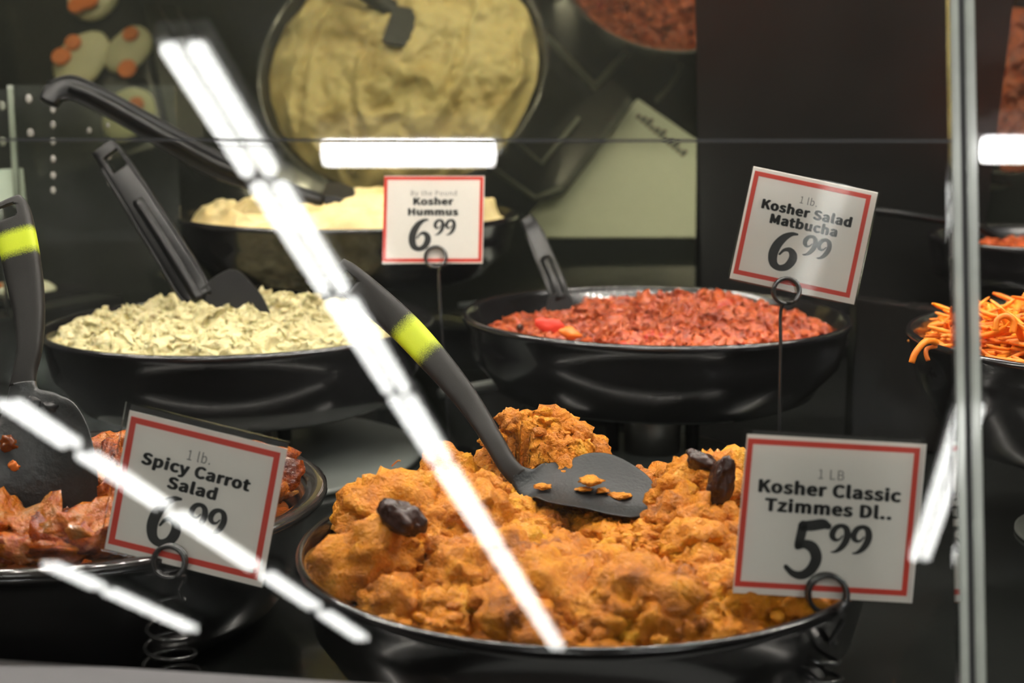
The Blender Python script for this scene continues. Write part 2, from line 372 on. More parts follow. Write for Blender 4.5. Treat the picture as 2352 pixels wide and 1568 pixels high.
# deck and case shell
MPS, MM = math.radians(8), math.radians(29.5)
Mb = Vector((math.sin(MPS), math.cos(MPS), 0)); Mr = Vector((math.cos(MPS), -math.sin(MPS), 0))
Mn = -Mb*math.cos(MM) + Vector((0, 0, -1))*math.sin(MM); Mu = -Mb*math.sin(MM) + Vector((0, 0, 1))*math.cos(MM)
HUM = W(800, 492, 1.52); M0 = HUM - Mn*.15
def muv(x, y): q = PP(x, y, M0, Mn) - M0; return q.dot(Mr), q.dot(Mu)
def mpt(u, v, n=0): return M0 + Mr*u + Mu*v + Mn*n
def mtrace(x, y, z):                                            # a point seen in the mirror, at height z
    A = PP(x, y, M0, Mn); d = ray(x, y); r = d - 2*d.dot(Mn)*Mn
    return A + r*((zw(z)-A.z)/r.z)
struct(slab('display_deck', -1.5, 1.3, .63, 1.98, zw(DECK)-.03, zw(DECK), M['deck']), 'glossy black deck of the display case', 'deck')
struct(slab('wall_back', -1.5, 1.3, 1.98, 2.02, zw(DECK)-.03, zw(.42), M['black']), 'black back wall of the display case')
struct(slab('case_roof', -1.5, 1.3, .80, 1.98, zw(.42), zw(.45), M['black']), 'black roof panel of the display case', 'roof')
struct(slab('case_base', -1.5, 1.3, .66, 2.02, 0, zw(DECK)-.03, M['black']), 'black base cabinet of the display case', 'base')
# mirror, black panel, second mirror
u1 = muv(1600, 300)[0]; vb = (zw(-.30)-M0.z)/Mu.z; vt = (zw(.33)-M0.z)/Mu.z
o = box('mirror_panel', mpt(-1.15, vb, 0), Mr*(u1+1.15), Mu*(vt-vb), -Mn*.005, M['mirror']); tag(o, 'wide tilted mirror behind the pans reflecting the hummus from above', 'mirror')
a, b = PP(1598, 0, M0, Mn), PP(2322, 0, M0, Mn); c, d = PP(1612, 680, M0, Mn), PP(2238, 680, M0, Mn)
def mext(p, q, tv): k = (tv-(p-M0).dot(Mu))/((q-M0).dot(Mu)-(p-M0).dot(Mu)); return p + (q-p)*k
o = extrude_poly('back_panel', [mext(a, c, vb)+Mn*.001, mext(a, c, vt)+Mn*.001, mext(b, d, vt)+Mn*.001, mext(b, d, vb)+Mn*.001], Mn*.012, M['black'])
tag(o, 'plain black tilted panel between the two mirrors', 'panel')
u2 = muv(2235, 680)[0]
o = box('mirror_panel', mpt(u2-.02, vb, 0), Mr*.6, Mu*(vt-vb), -Mn*.005, M['mirror']); tag(o, 'narrow tilted mirror at the right edge beyond the glass joint', 'mirror')

# front glass panes, joint and sill
uL, uR = -.8, .75; vT = .62; vB = -.05
ja = [guv(2190, 100)[0], guv(2197, 100)[0], guv(2205, 100)[0], guv(2217, 100)[0], guv(2243, 100)[0]]
ja0, ja1, jb0, jb1 = guv(2178, 60)[0], guv(2199, 60)[0], guv(2213, 60)[0], guv(2236, 60)[0]
TH = .006
def pane(name, ua, ub, label):
    o = box(name, gpt(ua, vB, -TH/2), Gr*(ub-ua), Gu*(vT-vB), Gn*TH, M['glass']); struct(o, label, 'window'); return o
pa = pane('window_1', uL, ja0, 'wide leaning front glass pane of the case')
pb = pane('window_2', jb1, uR, 'front glass pane at the right edge past the joint')
box('glass_edge', gpt(ja0, vB, -TH/2), Gr*(ja1-ja0), Gu*(vT-vB), Gn*TH, M['gedge'], pa, .0008)
box('glass_edge', gpt(jb0, vB, -TH/2), Gr*(jb1-jb0), Gu*(vT-vB), Gn*TH, M['gedge'], pb, .0008)
o = box('trim_1', gpt(ja1, vB, -TH/2), Gr*(jb0-ja1), Gu*(vT-vB), Gn*TH*.6, M['seal']); struct(o, 'black seal between the two glass panes')
sv = guv(1176, 329)[1]
box('glass_seam', gpt(uL, sv, TH/2), Gr*(ja0-uL), Gu*.0010, Gn*.0006, M['seal'], pa)
SPS = math.radians(9)
Sr = Vector((math.cos(SPS), -math.sin(SPS), 0)); Sb = Vector((math.sin(SPS), math.cos(SPS), 0))
s0 = PZ(0, 1512, -.247); s1 = s0 - Sr*.5
o = box('trim_2', s1 - Sb*.14 + Vector((0, 0, -.16)), Sr*1.7, Sb*.14, Vector((0, 0, .16)), M['sill'], bevel=.0015); struct(o, 'light grey metal sill in front of the glass')

# LED bars that light the case
def led_bar(label, y, z, n, tilt):
    t = empty('led_bar', (0, y, zw(z)))
    ax = Vector((0, math.cos(tilt), math.sin(tilt))); dn = Vector((0, math.sin(tilt), -math.cos(tilt)))
    c = Vector((-.85, y, zw(z)))
    box('housing', c - ax*.02 - dn*.012, Vector((1.75, 0, 0)), ax*.04, dn*.012, M['steel'], t)
    o0 = box('led', Vector((0, y, zw(z))) - Vector((.008, 0, 0)) - ax*.006, Vector((.016, 0, 0)), ax*.012, dn*.003, M['led'], t)
    for k in range(n):
        q = o0 if k == 0 else o0.copy()
        if k: COL.objects.link(q); q.parent = t
        q.location = (-.82 + 1.69*k/(n-1), 0, 0)
    box('bracket', Vector((-.5, y-.01, zw(z))) - dn*.012, Vector((.03, 0, 0)), Vector((0, .02, 0)), Vector((0, 0, .42-z-.012)), M['black'], t)
    box('bracket', Vector((.5, y-.01, zw(z))) - dn*.012, Vector((.03, 0, 0)), Vector((0, .02, 0)), Vector((0, 0, .42-z-.012)), M['black'], t)
    tag(t, label, 'light bar', 'LED bars under the case roof')
led_bar('LED light bar under the front edge of the case roof', .86, .33, 28, math.radians(12))
led_bar('LED light bar under the middle of the case roof', 1.30, .36, 28, math.radians(0))

# ================================================================== PANS
def pan(label, ctr, r, depth=.065, ped=True, tilt=(0, 0), clear=False, name='serving_pan', disc=.07):
    """ctr: centre of the rim. Everything else hangs from it down to the deck"""
    t = empty(name, ctr); rb = r*.80; m = M['pan']
    prof = [(0, -depth+.004), (rb*.9, -depth+.004), (rb*.99, -depth+.009), (r*.955, -.004), (r*.965, .0005), (r*.978, .0022), (r*.992, .0018), (r, 0), (r*.998, -.003), (r*.984, -.005),
            (r*.965, -.02), (r*.94, -.036), (rb*1.06, -depth*.80), (rb*1.02, -depth*.93), (rb*.95, -depth), (0, -depth)]
    if clear:
        prof = [(0, -depth+.004), (rb*.9, -depth+.004), (rb*.98, -depth+.012), (r*.88, -.010), (r*.90, -.0035), (r*.925, -.002), (r*.985, .001), (r, 0), (r*.995, -.003), (r*.93, -.006),
                (r*.915, -.012), (r*.905, -.03), (rb*1.06, -depth*.80), (rb*1.0, -depth*.93), (rb*.95, -depth), (0, -depth)]
    bw = lathe('bowl', prof, m, t, 128)
    if clear:
        lathe('brim', [(r*.925, .0025), (r*.955, .0042), (r*.985, .0045), (r*1.004, .003), (r*1.006, .0005), (r*.985, .0016), (r*.925, .0005), (r*.925, .0025)], M['smoky'], t, 128)
    if ped:
        zb = DECK + ZC - ctr[2]
        lathe('pedestal_post', [(0, -depth), (.024, -depth), (.024, zb+.004), (0, zb+.004)], M['steel'], t, 40)
        lathe('pedestal_base', [(0, zb+.006), (disc-.003, zb+.005), (disc, zb+.003), (disc, zb+.0005), (0, zb+.0005)], M['disc'], t, 64)
        for k in (-1, 1): lathe('pedestal_sleeve', [(.006, -depth), (.006, zb+.004), (.0, zb+.004)], M['gloss'], t, 16).location = (k*.034, 0, 0)
    t.rotation_euler = (tilt[0], tilt[1], 0)
    tag(t, label, 'pan'); return t
TZ = W(1336, 1255, .815); TZR = .1525
MATC = W(1505, 722, 1.28); MATR = .1628
WH = W(550, 742, 1.28); WHR = .1628
SPI = W(159, 1140, .911); SPIR = .1525
CAR = W(2602, 776, 1.05); CARR = .152
HUMR = .17
BRP = W(2425, 546, 1.44)
def ctr(v): return (v.x, v.y, v.z)
pan('round black pan in front heaped with orange tzimmes', ctr(TZ), TZR, min(.07, TZ.z-zw(DECK)-.0005), ped=False)
pan('black pan of red matbucha on a steel pedestal', ctr(MATC), MATR, .066, tilt=(0, 0.008), disc=.075)
pan('black pan of pale eggplant salad on a pedestal', ctr(WH), WHR, .066, tilt=(0, -0.012), disc=.15)
pan('black pan of hummus raised highest by the mirror', ctr(HUM), HUMR, .060, disc=.06)
pan('smoky-rimmed black pan of spicy carrot salad at lower left', ctr(SPI), SPIR, min(.07, SPI.z-zw(DECK)-.0005), ped=False, clear=True)
pan('black pan of shredded raw carrot at the right edge', ctr(CAR), CARR, .075, disc=.07)
pan('black pan with red salad at the far right back', ctr(BRP), .118, .05, disc=.05)
LFT = mtrace(-250, 90, -.22)
pan('black pan at the far left seen only in the mirror', ctr(LFT), .14, .06, disc=.06)

# ================================================================== FOOD
def G(x, y, cx, cy, s, h): return h*np.exp(-((x-cx)**2+(y-cy)**2)/(2*s*s))
# tzimmes
def htz(x, y):
    r = np.hypot(x, y)
    z = -.014 + G(x, y*1.3, -.022, .122, .030, .056) + G(x, y, -.03, .055, .03, .014) + G(x, y, -.098, .012, .026, .038) + G(x, y, .062, .040, .030, .038) + G(x, y, .0, -.01, .06, .020) + G(x, y, .10, -.03, .03, .022) + G(x, y, -.05, -.08, .03, .008) + G(x, y, .03, -.10, .05, .010) - G(x, y, .015, .035, .022, .016)
    return np.where(r > .128, z - (r-.128)*.35, z)
ch = []
for k in range(150):
    a = rng.uniform(0, 6.283); r = .132*math.sqrt(rng.uniform(0, 1)); x, y = r*math.cos(a), r*math.sin(a)
    s = rng.uniform(.007, .018) if k > 40 else rng.uniform(.014, .023)
    if r+s*.8 > .141: continue
    ch.append((x, y, float(htz(np.array([x]), np.array([y]))[0])+s*rng.uniform(-.35, .15), s, rng.uniform(-.10, .10)))
for (px_, py_, zz, s, tn) in ((890, 1130, -.222, .024, 0), (1240, 1042, -.226, .022, .05), (1150, 1052, -.227, .018, 0), (1040, 1062, -.223, .018, .02), (1560, 1110, -.222, .025, .06), (1480, 1110, -.226, .018, 0), (860, 1250, -.237, .024, -.02), (1335, 1072, -.229, .018, .03), (1200, 1064, -.2265, .013, .02), (1232, 1078, -.2268, .012, -.04), (1268, 1072, -.2265, .014, .06), (1302, 1080, -.2272, .011, 0), (1338, 1086, -.2278, .011, .04), (1215, 1046, -.2225, .012, 0), (1285, 1052, -.2235, .013, .02), (1110, 1090, -.218, .018, 0), (1250, 1330, -.243, .027, .02), (1330, 1250, -.236, .024, -.05), (1080, 1150, -.226, .02, 0), (1060, 1370, -.25, .02, .1), (1520, 1330, -.243, .022, -.12), (1620, 1250, -.238, .022, .04), (1480, 1190, -.231, .02, .0)):
    q = PZ(px_, py_, zz) - TZ; ch.append((q.x, q.y, q.z-s*.35, s, tn))
for k in range(330):
    a = rng.uniform(0, 6.283); r = .134*math.sqrt(rng.uniform(0, 1)); x, y = r*math.cos(a), r*math.sin(a); s = rng.uniform(.002, .0055)
    ch.append((x, y, float(htz(np.array([x]), np.array([y]))[0])+s*rng.uniform(0, .8), s, rng.uniform(-.12, .14)))
BLX, BLY = [1100, 1120, 1140, 1165, 1190, 1212, 1260, 1310, 1350, 1400, 1440, 1485, 1500], [990, 1045, 1078, 1090, 1102, 1142, 1146, 1150, 1178, 1176, 1184, 1192, 1150]
kept = []
for c in ch:
    q = Vector(c[:3]) + TZ - CAM; dd_ = q.dot(CF); px_ = 1176 + FPX*q.x/dd_; py_ = 784 - FPX*q.dot(CU)/dd_; rp = c[3]/dd_*FPX*1.05
    if 1100 < px_ + rp*.8 and px_ - rp*.7 < 1505 and dd_ - c[3]*.8 < (.862 if px_ - rp*.7 > 1215 else .885):
        bl_ = max(float(np.interp(px_+k*rp*.7, BLX, BLY)) for k in (-1, 0, 1) if 1100 < px_+k*rp*.7 < 1500) if any(1100 < px_+k*rp*.7 < 1500 for k in (-1, 0, 1)) else 0
        low = bl_ - (py_ - rp)
        if low > 0:
            if c[3] > .012: c = (c[0], c[1], c[2], .012, c[4]); low -= (rp - .012/dd_*FPX*1.05)
            c = (c[0], c[1], c[2] - max(0, low)/FPX*dd_/math.cos(PITCH), *c[3:])
    kept.append(c)
ch = kept
NB = 130*400
def clear_spoon(Q_all):
    Q = Q_all[:NB]
    C = Q + np.array(TZ - CAM); F_, U_ = np.array(CF), np.array(CU); d = C@F_
    px_ = 1176 + FPX*C[:, 0]/d; py_ = 784 - FPX*(C@U_)/d
    bl = np.interp(px_, BLX, BLY) + 9*fbm(Q*160, 2, 5)
    hit = (px_ > 1100) & (px_ < 1500) & (d < np.where(px_ < 1215, .885, .866)) & (py_ < bl) & (py_ > 980)
    Q[hit, 2] -= ((bl-py_)/FPX*d/math.cos(PITCH))[hit]*.97
    Q_all[:NB] = Q
    return Q_all
o = heap('tzimmes_mash', .1425, htz, M['tz'], None, 130, 400, .006, 60, ch, 4, .36, 3, .0020, 420, clear_spoon)
o.location = TZ; tag(o, 'lumpy orange sweet potato tzimmes heaped in the front pan', 'food', kind='stuff')
def blob(name, c, sc, rot, mat, sub=3, lump=.2, freq=1.2, seed=0, tint=None):
    V0, F0 = ICO[sub]; Rm = np.array(Matrix.Rotation(rot[0], 3, 'X') @ Matrix.Rotation(rot[1], 3, 'Y') @ Matrix.Rotation(rot[2], 3, 'Z'))
    n = fbm(V0*freq+seed*7.7, 3, seed); Q = V0*(1+lump*n)[:, None]*np.array(sc); Q = Q@Rm.T
    o = mesh_obj(name, Q, [tuple(f) for f in F0], mat, None, tint=None if tint is None else np.full(len(Q), tint)); o.location = c; return o
for (x, y, zz, sc, rt, lb) in ((925, 1190, -.2205, (.0120, .0078, .0078), (.2, .5, -.4), 'dark prune in the tzimmes at the left front'), (1655, 1112, -.2145, (.007, .008, .0145), (0, .25, .2), 'tall dark prune hanging on the right tzimmes lump'), (1612, 1063, -.208, (.010, .008, .006), (0, .5, .2), 'small dark prune on top of the right tzimmes lump'), (812, 1150, -.238, (.007, .009, .010), (0, 0, .4), 'dark prune half hidden at the left end of the tzimmes')):
    o = blob('prune', PZ(x, y, zz), sc, rt, M['prune'], 4, .22, 1.6, int(x)); tag(o, lb, 'prune', 'prunes in the tzimmes')
# orange fibres standing out of the mash
for k, (x, y, x2, y2, zz) in enumerate(((1440, 1240, 1425, 1390, -.235), (985, 1085, 1000, 1050, -.222), (900, 1070, 920, 1058, -.214))):
    a, b = PZ(x, y, zz), W(x2, y2, (PZ(x, y, zz)-CAM).dot(CF)-.006)
    o = tube('carrot_strip' if k == 0 else 'squash_fibre', [a, (a+b)/2 + Vector((.001, -.002, .002)), b], .0026 if k == 0 else .0004, M['tz'], None, 6, 4)
    tag(o, ['thin peeled carrot strip standing in the front of the tzimmes', 'fine fibre on the left back of the tzimmes', 'fine fibre on top of the left tzimmes lump'][k], 'food scrap')

# matbucha
def hm(x, y): return -.016 + G(x, y, .03, -.01, .075, .022) + G(x, y, .02, .05, .06, .008) - np.clip(np.hypot(x, y)-.13, 0, 1)*.25
ch = []
for k in range(170):
    a = rng.uniform(0, 6.283); r = .148*math.sqrt(rng.uniform(0, 1)); x, y = r*math.cos(a)+.008, r*math.sin(a); s = rng.uniform(.002, .0055) if k % 4 else rng.uniform(.006, .011)
    if math.hypot(x, y)+s > .150 or (x < -.10 and y > .05): continue
    ch.append((x, y, float(hm(np.array([x]), np.array([y]))[0])+s*rng.uniform(-.75, -.1), s, rng.choice([-.12, 0, 0, .05, .18])))
o = heap('matbucha_salad', .1525, hm, M['mat'], None, 150, 460, .0065, 85, ch, 3, .5, 13, .0020, 400)
o.location = MATC; tag(o, 'chunky red tomato and pepper matbucha in its pan', 'food', kind='stuff')
for (x, y, sc, mt, lb) in ((1265, 748, (.012, .004, .006), 'red', 'bright red pepper piece below the spatula in the matbucha'), (1310, 765, (.009, .004, .005), 'coin', 'orange pepper piece near the front rim of the matbucha'), (1195, 751, (.003, .003, .003), 'prune', 'small black olive bit at the left of the matbucha')):
    o = blob('pepper_piece' if mt != 'prune' else 'olive_bit', PZ(x, y, -.203), sc, (0, .3, .2), M[mt], 3, .2, 1.4, int(x)); tag(o, lb, 'food scrap')

# eggplant salad
def hw(x, y): return -.010 + G(x, y, -.01, .0, .09, .026) + G(x, y, .05, .06, .04, .008) - np.clip(np.hypot(x, y)-.135, 0, 1)*.5 - G(x, y, .02, .10, .04, .012)
ch = []
for k in range(110):
    a = rng.uniform(0, 6.283); r = .148*math.sqrt(rng.uniform(0, 1)); x, y = r*math.cos(a), r*math.sin(a); s = rng.uniform(.0015, .0045) if k % 7 else rng.uniform(.005, .009)
    if math.hypot(x, y)+s*.8 > .151: continue
    ch.append((x, y, float(hw(np.array([x]), np.array([y]))[0])+s*rng.uniform(-.5, .1), s, rng.choice([-.08, 0, 0, .05, .12])))
o = heap('eggplant_salad', .1535, hw, M['baba'], None, 170, 540, .0080, 70, ch, 3, .45, 23, .0016, 380)
o.location = WH; tag(o, 'coarse pale eggplant salad heaped in its black pan', 'food', kind='stuff')
o2 = heap('eggplant_salad', .13, lambda x, y: hw(x, y)-.004, M['baba'], None, 50, 160, .005, 90, (), 3, .3, 43, .002, 300)
o2.location = LFT; tag(o2, 'pale crumbly salad in the far left pan seen only in the mirror', 'food', kind='stuff')

# hummus: smooth swirls
def hh(x, y):
    r = np.hypot(x, y); th = np.arctan2(y, x)
    sw = .0035*np.sin(r*150+th*2+2.2*np.sin(3*x*30)) * np.clip(r/.05, 0, 1)
    return .002 + G(x, y, .03, -.02, .085, .017) + G(x, y, -.07, -.01, .04, .008) + G(x, y, .1, .02, .03, .005) + sw - np.clip(r-.14, 0, 1)*.9
o = heap('hummus', .158, hh, M['hum'], None, 110, 320, .006, 22, (), 3, .2, 33, .0003, 200)
o.location = HUM; tag(o, 'smooth pale hummus swirled in the raised pan', 'food', kind='stuff')

# red salad, far right back
def hr(x, y): return -.02 + G(x, y, 0, 0, .08, .014)
o = heap('red_salad', .104, hr, M['mat'], None, 40, 120, .006, 70, (), 3, .3, 53, .002, 300); o.location = BRP; tag(o, 'dark red salad low in the far right back pan', 'food', kind='stuff')

# spicy carrot: sauce plus single slices
def hs(x, y): return -.020 + G(x, y, .0, .0, .09, .010)
o = heap('spicy_sauce', .130, hs, M['sauce'], None, 50, 150, .003, 60, (), 3, .3, 63, .001, 300); o.location = SPI; tag(o, 'oily brown sauce under the spicy carrots', 'sauce', kind='stuff')
def carrot_slice(seed, sub=3):
    V0, F0 = ICO[sub]; rs = np.random.default_rng(seed)
    n = fbm(V0*1.1+seed*3.3, 3, seed); r2 = fbm(V0*4+seed, 2, seed+4)
    Q = np.sign(V0)*np.abs(V0)**.8*(1+.42*n+.12*r2)[:, None]*np.array([rs.uniform(.012, .020), rs.uniform(.008, .013), rs.uniform(.005, .008)])
    Q[:, 2] += 3.0*(Q[:, 0]**2)*rs.uniform(4, 14)
    me = bpy.data.meshes.new('carrot_slice'); me.from_pydata([tuple(v) for v in Q], [], [tuple(f) for f in F0]); me.update(); me.materials.append(M['spicy'])
    me.polygons.foreach_set('use_smooth', [True]*len(me.polygons)); a = me.attributes.new('tint', 'FLOAT', 'POINT'); a.data.foreach_set('value', np.full(len(Q), rs.uniform(-.12, .2), dtype=np.float32))
    return me
slices = [carrot_slice(s) for s in range(9)]
SPOT = [(20, 1190, -.238), (10, 1260, -.246), (60, 1275, -.246), (115, 1240, -.243), (170, 1225, -.241), (215, 1262, -.245), (250, 1275, -.247), (300, 1262, -.247), (90, 1215, -.239), (205, 1205, -.238), (150, 1272, -.247), (245, 1030, -.232), (262, 1060, -.236), (300, 1090, -.24), (680, 1095, -.232), (660, 1125, -.24), (690, 1075, -.228), (640, 1150, -.246), (250, 1110, -.238), (240, 1160, -.24), (-30, 1230, -.242), (340, 1245, -.248), (400, 1235, -.248), (465, 1225, -.248), (520, 1205, -.248), (570, 1190, -.248), (610, 1165, -.246)]
for k in range(34):
    a = rng.uniform(0, 6.283); r = .118*math.sqrt(rng.uniform(.02, 1)); SPOT.append((r*math.cos(a), r*math.sin(a), None))
for k, (x, y, z) in enumerate(SPOT):
    q = PZ(x, y, z) if z is not None else Vector((SPI.x+x, SPI.y+y, SPI.z+float(hs(np.array([x]), np.array([y]))[0])+.008))
    d2 = Vector((q.x-SPI.x, q.y-SPI.y, 0))
    if d2.length > .121: q = Vector((SPI.x, SPI.y, q.z)) + d2*(.121/d2.length)
    o = bpy.data.objects.new('carrot_slice', slices[k % 9]); COL.objects.link(o); o.location = q
    o.rotation_euler = (rng.uniform(-.7, .7), rng.uniform(-.5, .5), rng.uniform(0, 6.28)); tag(o, 'glossy red-brown stewed carrot piece in the spicy salad', 'carrot piece', 'stewed carrot pieces in the spicy salad')
    if k in (14, 16):
        o.rotation_euler = (1.1, .3, .4); o['label'] = 'carrot piece standing upright by the right rim of the spicy salad, ' + ('lower' if k == 14 else 'upper') + ' of two'

# shredded raw carrot
V, F, T = [], [], []
def strand(p0, dirv, L_, r, bend, tn):
    p = np.array(p0, float); d = np.array(dirv, float); d /= np.linalg.norm(d); n = 9; pts = []
    for i in range(n):
        pts.append(p.copy()); p = p + d*L_/n; d = d + np.array(bend)/n; d /= np.linalg.norm(d)
    pts = np.array(pts); tg = np.gradient(pts, axis=0); tg /= np.linalg.norm(tg, axis=1)[:, None]
    b0 = len(V)
    for i in range(n):
        a = np.cross(tg[i], [.2, .3, .93]); a /= np.linalg.norm(a)+1e-9; b = np.cross(tg[i], a); k = r*(1 if 0 < i < n-1 else .45)
        for (u, v) in ((1, .55), (-1, .55), (-1, -.55), (1, -.55)): V.append(pts[i]+a*u*k+b*v*k); T.append(tn)
    for i in range(n-1):
        for j in range(4): F.append((b0+i*4+j, b0+i*4+(j+1) % 4, b0+(i+1)*4+(j+1) % 4, b0+(i+1)*4+j))
    F.append((b0, b0+1, b0+2, b0+3)); F.append(tuple(b0+(n-1)*4+j for j in (3, 2, 1, 0)))
def hc(r): return .034*math.exp(-(r/.085)**2) - .004
for k in range(1500):
    a = rng.uniform(0, 6.283); r = .138*math.sqrt(rng.uniform(0, 1)); z = hc(r)+rng.uniform(-.010, .006)
    L_ = rng.uniform(.02, .055); dv = (rng.normal(), rng.normal(), rng.normal()*.25)
    e = np.array([r*math.cos(a), r*math.sin(a), z]); dn = np.array(dv)/np.linalg.norm(dv); st = e-dn*L_/2
    en = e+dn*L_/2
    if max(math.hypot(st[0], st[1]), math.hypot(en[0], en[1])) > .143: continue
    strand(st, dv, L_, rng.uniform(.0014, .0026), rng.normal(0, .9, 3)*np.array([1, 1, .4]), rng.uniform(-.1, .15))
o = mesh_obj('shredded_carrot', V, F, M['carrot'], None, tint=T); o.location = CAR
tag(o, 'bright orange shredded raw carrot heaped in the right-hand pan', 'food', kind='stuff')
base = heap('carrot_bed', .140, lambda x, y: -.014 + G(x, y, 0, 0, .07, .03), M['carrot'], o, 40, 120, .004, 120, (), 3, .2, 73, .002, 300)
cd = (W(2150, 790, 1.0)-CAM).dot(CF)
def arc(pix, d): return [W(x, y, d+dd) for x, y, dd in pix]
o = tube('carrot_shred', arc([(2150, 788, .015), (2140, 783, .008), (2125, 785, .0), (2110, 800, -.003), (2100, 815, -.004), (2094, 833, -.004)], .985), .0022, M['carrot'], None, 6, 4); tag(o, 'single carrot shred curling down over the left rim of its pan', 'carrot shred')
o = tube('carrot_shred', arc([(2150, 795, .0), (2130, 800, -.004), (2127, 812, -.005), (2132, 828, -.005)], 1.0), .0015, M['coin'], None, 6, 4); tag(o, 'thin dark carrot shred hanging just inside the curled one', 'carrot shred')
o = tube('carrot_shred', arc([(2286, 760, 0), (2290, 735, 0), (2310, 725, 0), (2328, 738, 0), (2326, 765, 0)], .985), .0021, M['carrot'], None, 6, 5); tag(o, 'looped carrot shred arching on top of the carrot heap', 'carrot shred')

# ================================================================== UTENSILS
def perp(p, q): t = Vector(q)-Vector(p); s = t.cross(CF); return s.normalized()
def util_path(pix): return [W(x, y, d) for x, y, d, *_ in pix]
def sides_of(P): return [tuple(perp(P[max(0, i-1)], P[min(len(P)-1, i+1)])) for i in range(len(P))]
# tzimmes spoon
hp = [(772, 618, .945, 62), (800, 640, .944, 72), (860, 690, .938, 74), (925, 748, .928, 73), (985, 812, .915, 70), (1045, 882, .902, 62), (1095, 950, .89, 53), (1135, 1015, .878, 47), (1168, 1070, .868, 46), (1195, 1098, .862, 50)]
P = util_path(hp); t = empty('serving_spoon', PZ(1300, 1180, -.235)); wd = [q[3]/FPX*q[2] for q in hp]
sd = sides_of(P); cut_c = W(797, 648, .944); ax = (P[2]-P[0]).normalized(); sx = Vector(sd[1])
sweep('handle', P, sd, wd, [.007, .011, .012, .012, .012, .012, .012, .012, .011, .008], handlemat('spoon_handle_print', .345, .45), t, 8, None, 3.2, 24, (cut_c, ax*.011, sx*.011, CF*.05))
bp = [(1188, 1092, .863), (1215, 1108, .858), (1255, 1115, .855), (1310, 1122, .850), (1370, 1132, .846), (1430, 1150, .842), (1475, 1168, .838), (1500, 1182, .836)]
Pb = util_path(bp); dv = Vector((.12, 1, .22))
sdb = [tuple(sd[-1]), tuple((Vector(sd[-1])+dv*.6).normalized() if Vector(sd[-1]).dot(dv) > 0 else (dv*.6-Vector(sd[-1])).normalized())] + [tuple(dv)]*6
if Vector(sdb[0]).dot(dv) < 0: sdb[0] = tuple(-Vector(sdb[0]))
bw = sweep('spoon_bowl', Pb, sdb, [.012, .020, .044, .062, .068, .060, .040, .012], [.008, .005, .0035, .003, .003, .003, .003, .003], M['bowlnylon'], t, 8, [0, .001, .004, .007, .008, .006, .003, .001], 2.2, 28)
for k, (x, y, s) in enumerate(((1355, 1105, .007), (1245, 1118, .005), (1420, 1140, .006), (1385, 1128, .004), (1340, 1125, .004), (1450, 1162, .006))):
    V0, F0 = ICO[3]; Q = V0*(1+.4*fbm(V0*2+k, 3, k))[:, None]*np.array([s, s*.9, s*.30]) + np.array(loc(W(x, y, .846), t)) + np.array([0, -.002, .001])
    mesh_obj('food_smear', Q, [tuple(f) for f in F0], M['tz'], bw, tint=np.zeros(len(Q)))
tag(t, 'charcoal spoon with lime band standing in the tzimmes', 'spoon')
# carrot spoon at the left
hp = [(18, 462, .905, 66), (28, 490, .903, 84), (42, 560, .896, 88), (58, 650, .888, 82), (68, 730, .88, 68), (68, 800, .873, 56), (58, 850, .868, 52), (52, 890, .864, 60)]
P = util_path(hp); t = empty('serving_spoon', PZ(110, 1190, -.24)); wd = [q[3]/FPX*q[2] for q in hp]; sd = sides_of(P)
ax = (P[2]-P[0]).normalized(); sx = Vector(sd[1])
sweep('handle', P, sd, wd, [.007, .010, .011, .011, .011, .011, .010, .008], handlemat('left_spoon_print', .245, .33), t, 8, None, 3.2, 24, (W(17, 488, .903), ax*.009, sx*.014, CF*.05))
bp = [(53, 880, .864, 58), (56, 910, .862, 84), (70, 950, .858, 170), (88, 1000, .854, 245), (100, 1070, .85, 272), (108, 1140, .85, 262), (112, 1200, .853, 225), (114, 1260, .86, 150)]
P = util_path(bp); sd2 = sides_of(P)
bw = sweep('spoon_bowl', P, sd2, [q[3]/FPX*q[2] for q in bp], [.008, .006, .0045, .0035, .003, .003, .003, .003], M['bowl2'], t, 8, [0, .001, .004, .010, .013, .012, .009, .005], 2.2, 28)
for k, (x, y, s, mm) in enumerate(((30, 1070, .0035, 'coin'), (155, 1180, .004, 'sauce'), (210, 1120, .005, 'sauce'), (20, 1020, .005, 'sauce'), (195, 1165, .003, 'sauce'), (120, 940, .006, 'nylon2'), (150, 930, .004, 'nylon2'), (70, 930, .005, 'nylon2'))):
    V0, F0 = ICO[3]; Q = V0*(1+.5*fbm(V0*2.2+k, 3, k))[:, None]*np.array([s, s*.35, s*.8]) + np.array(loc(W(x, y, .846 if y > 950 else .854), t))
    mesh_obj('food_smear', Q, [tuple(f) for f in F0], M[mm], bw, tint=np.zeros(len(Q)))
tag(t, 'big charcoal spoon with lime band standing in the spicy carrots', 'spoon')
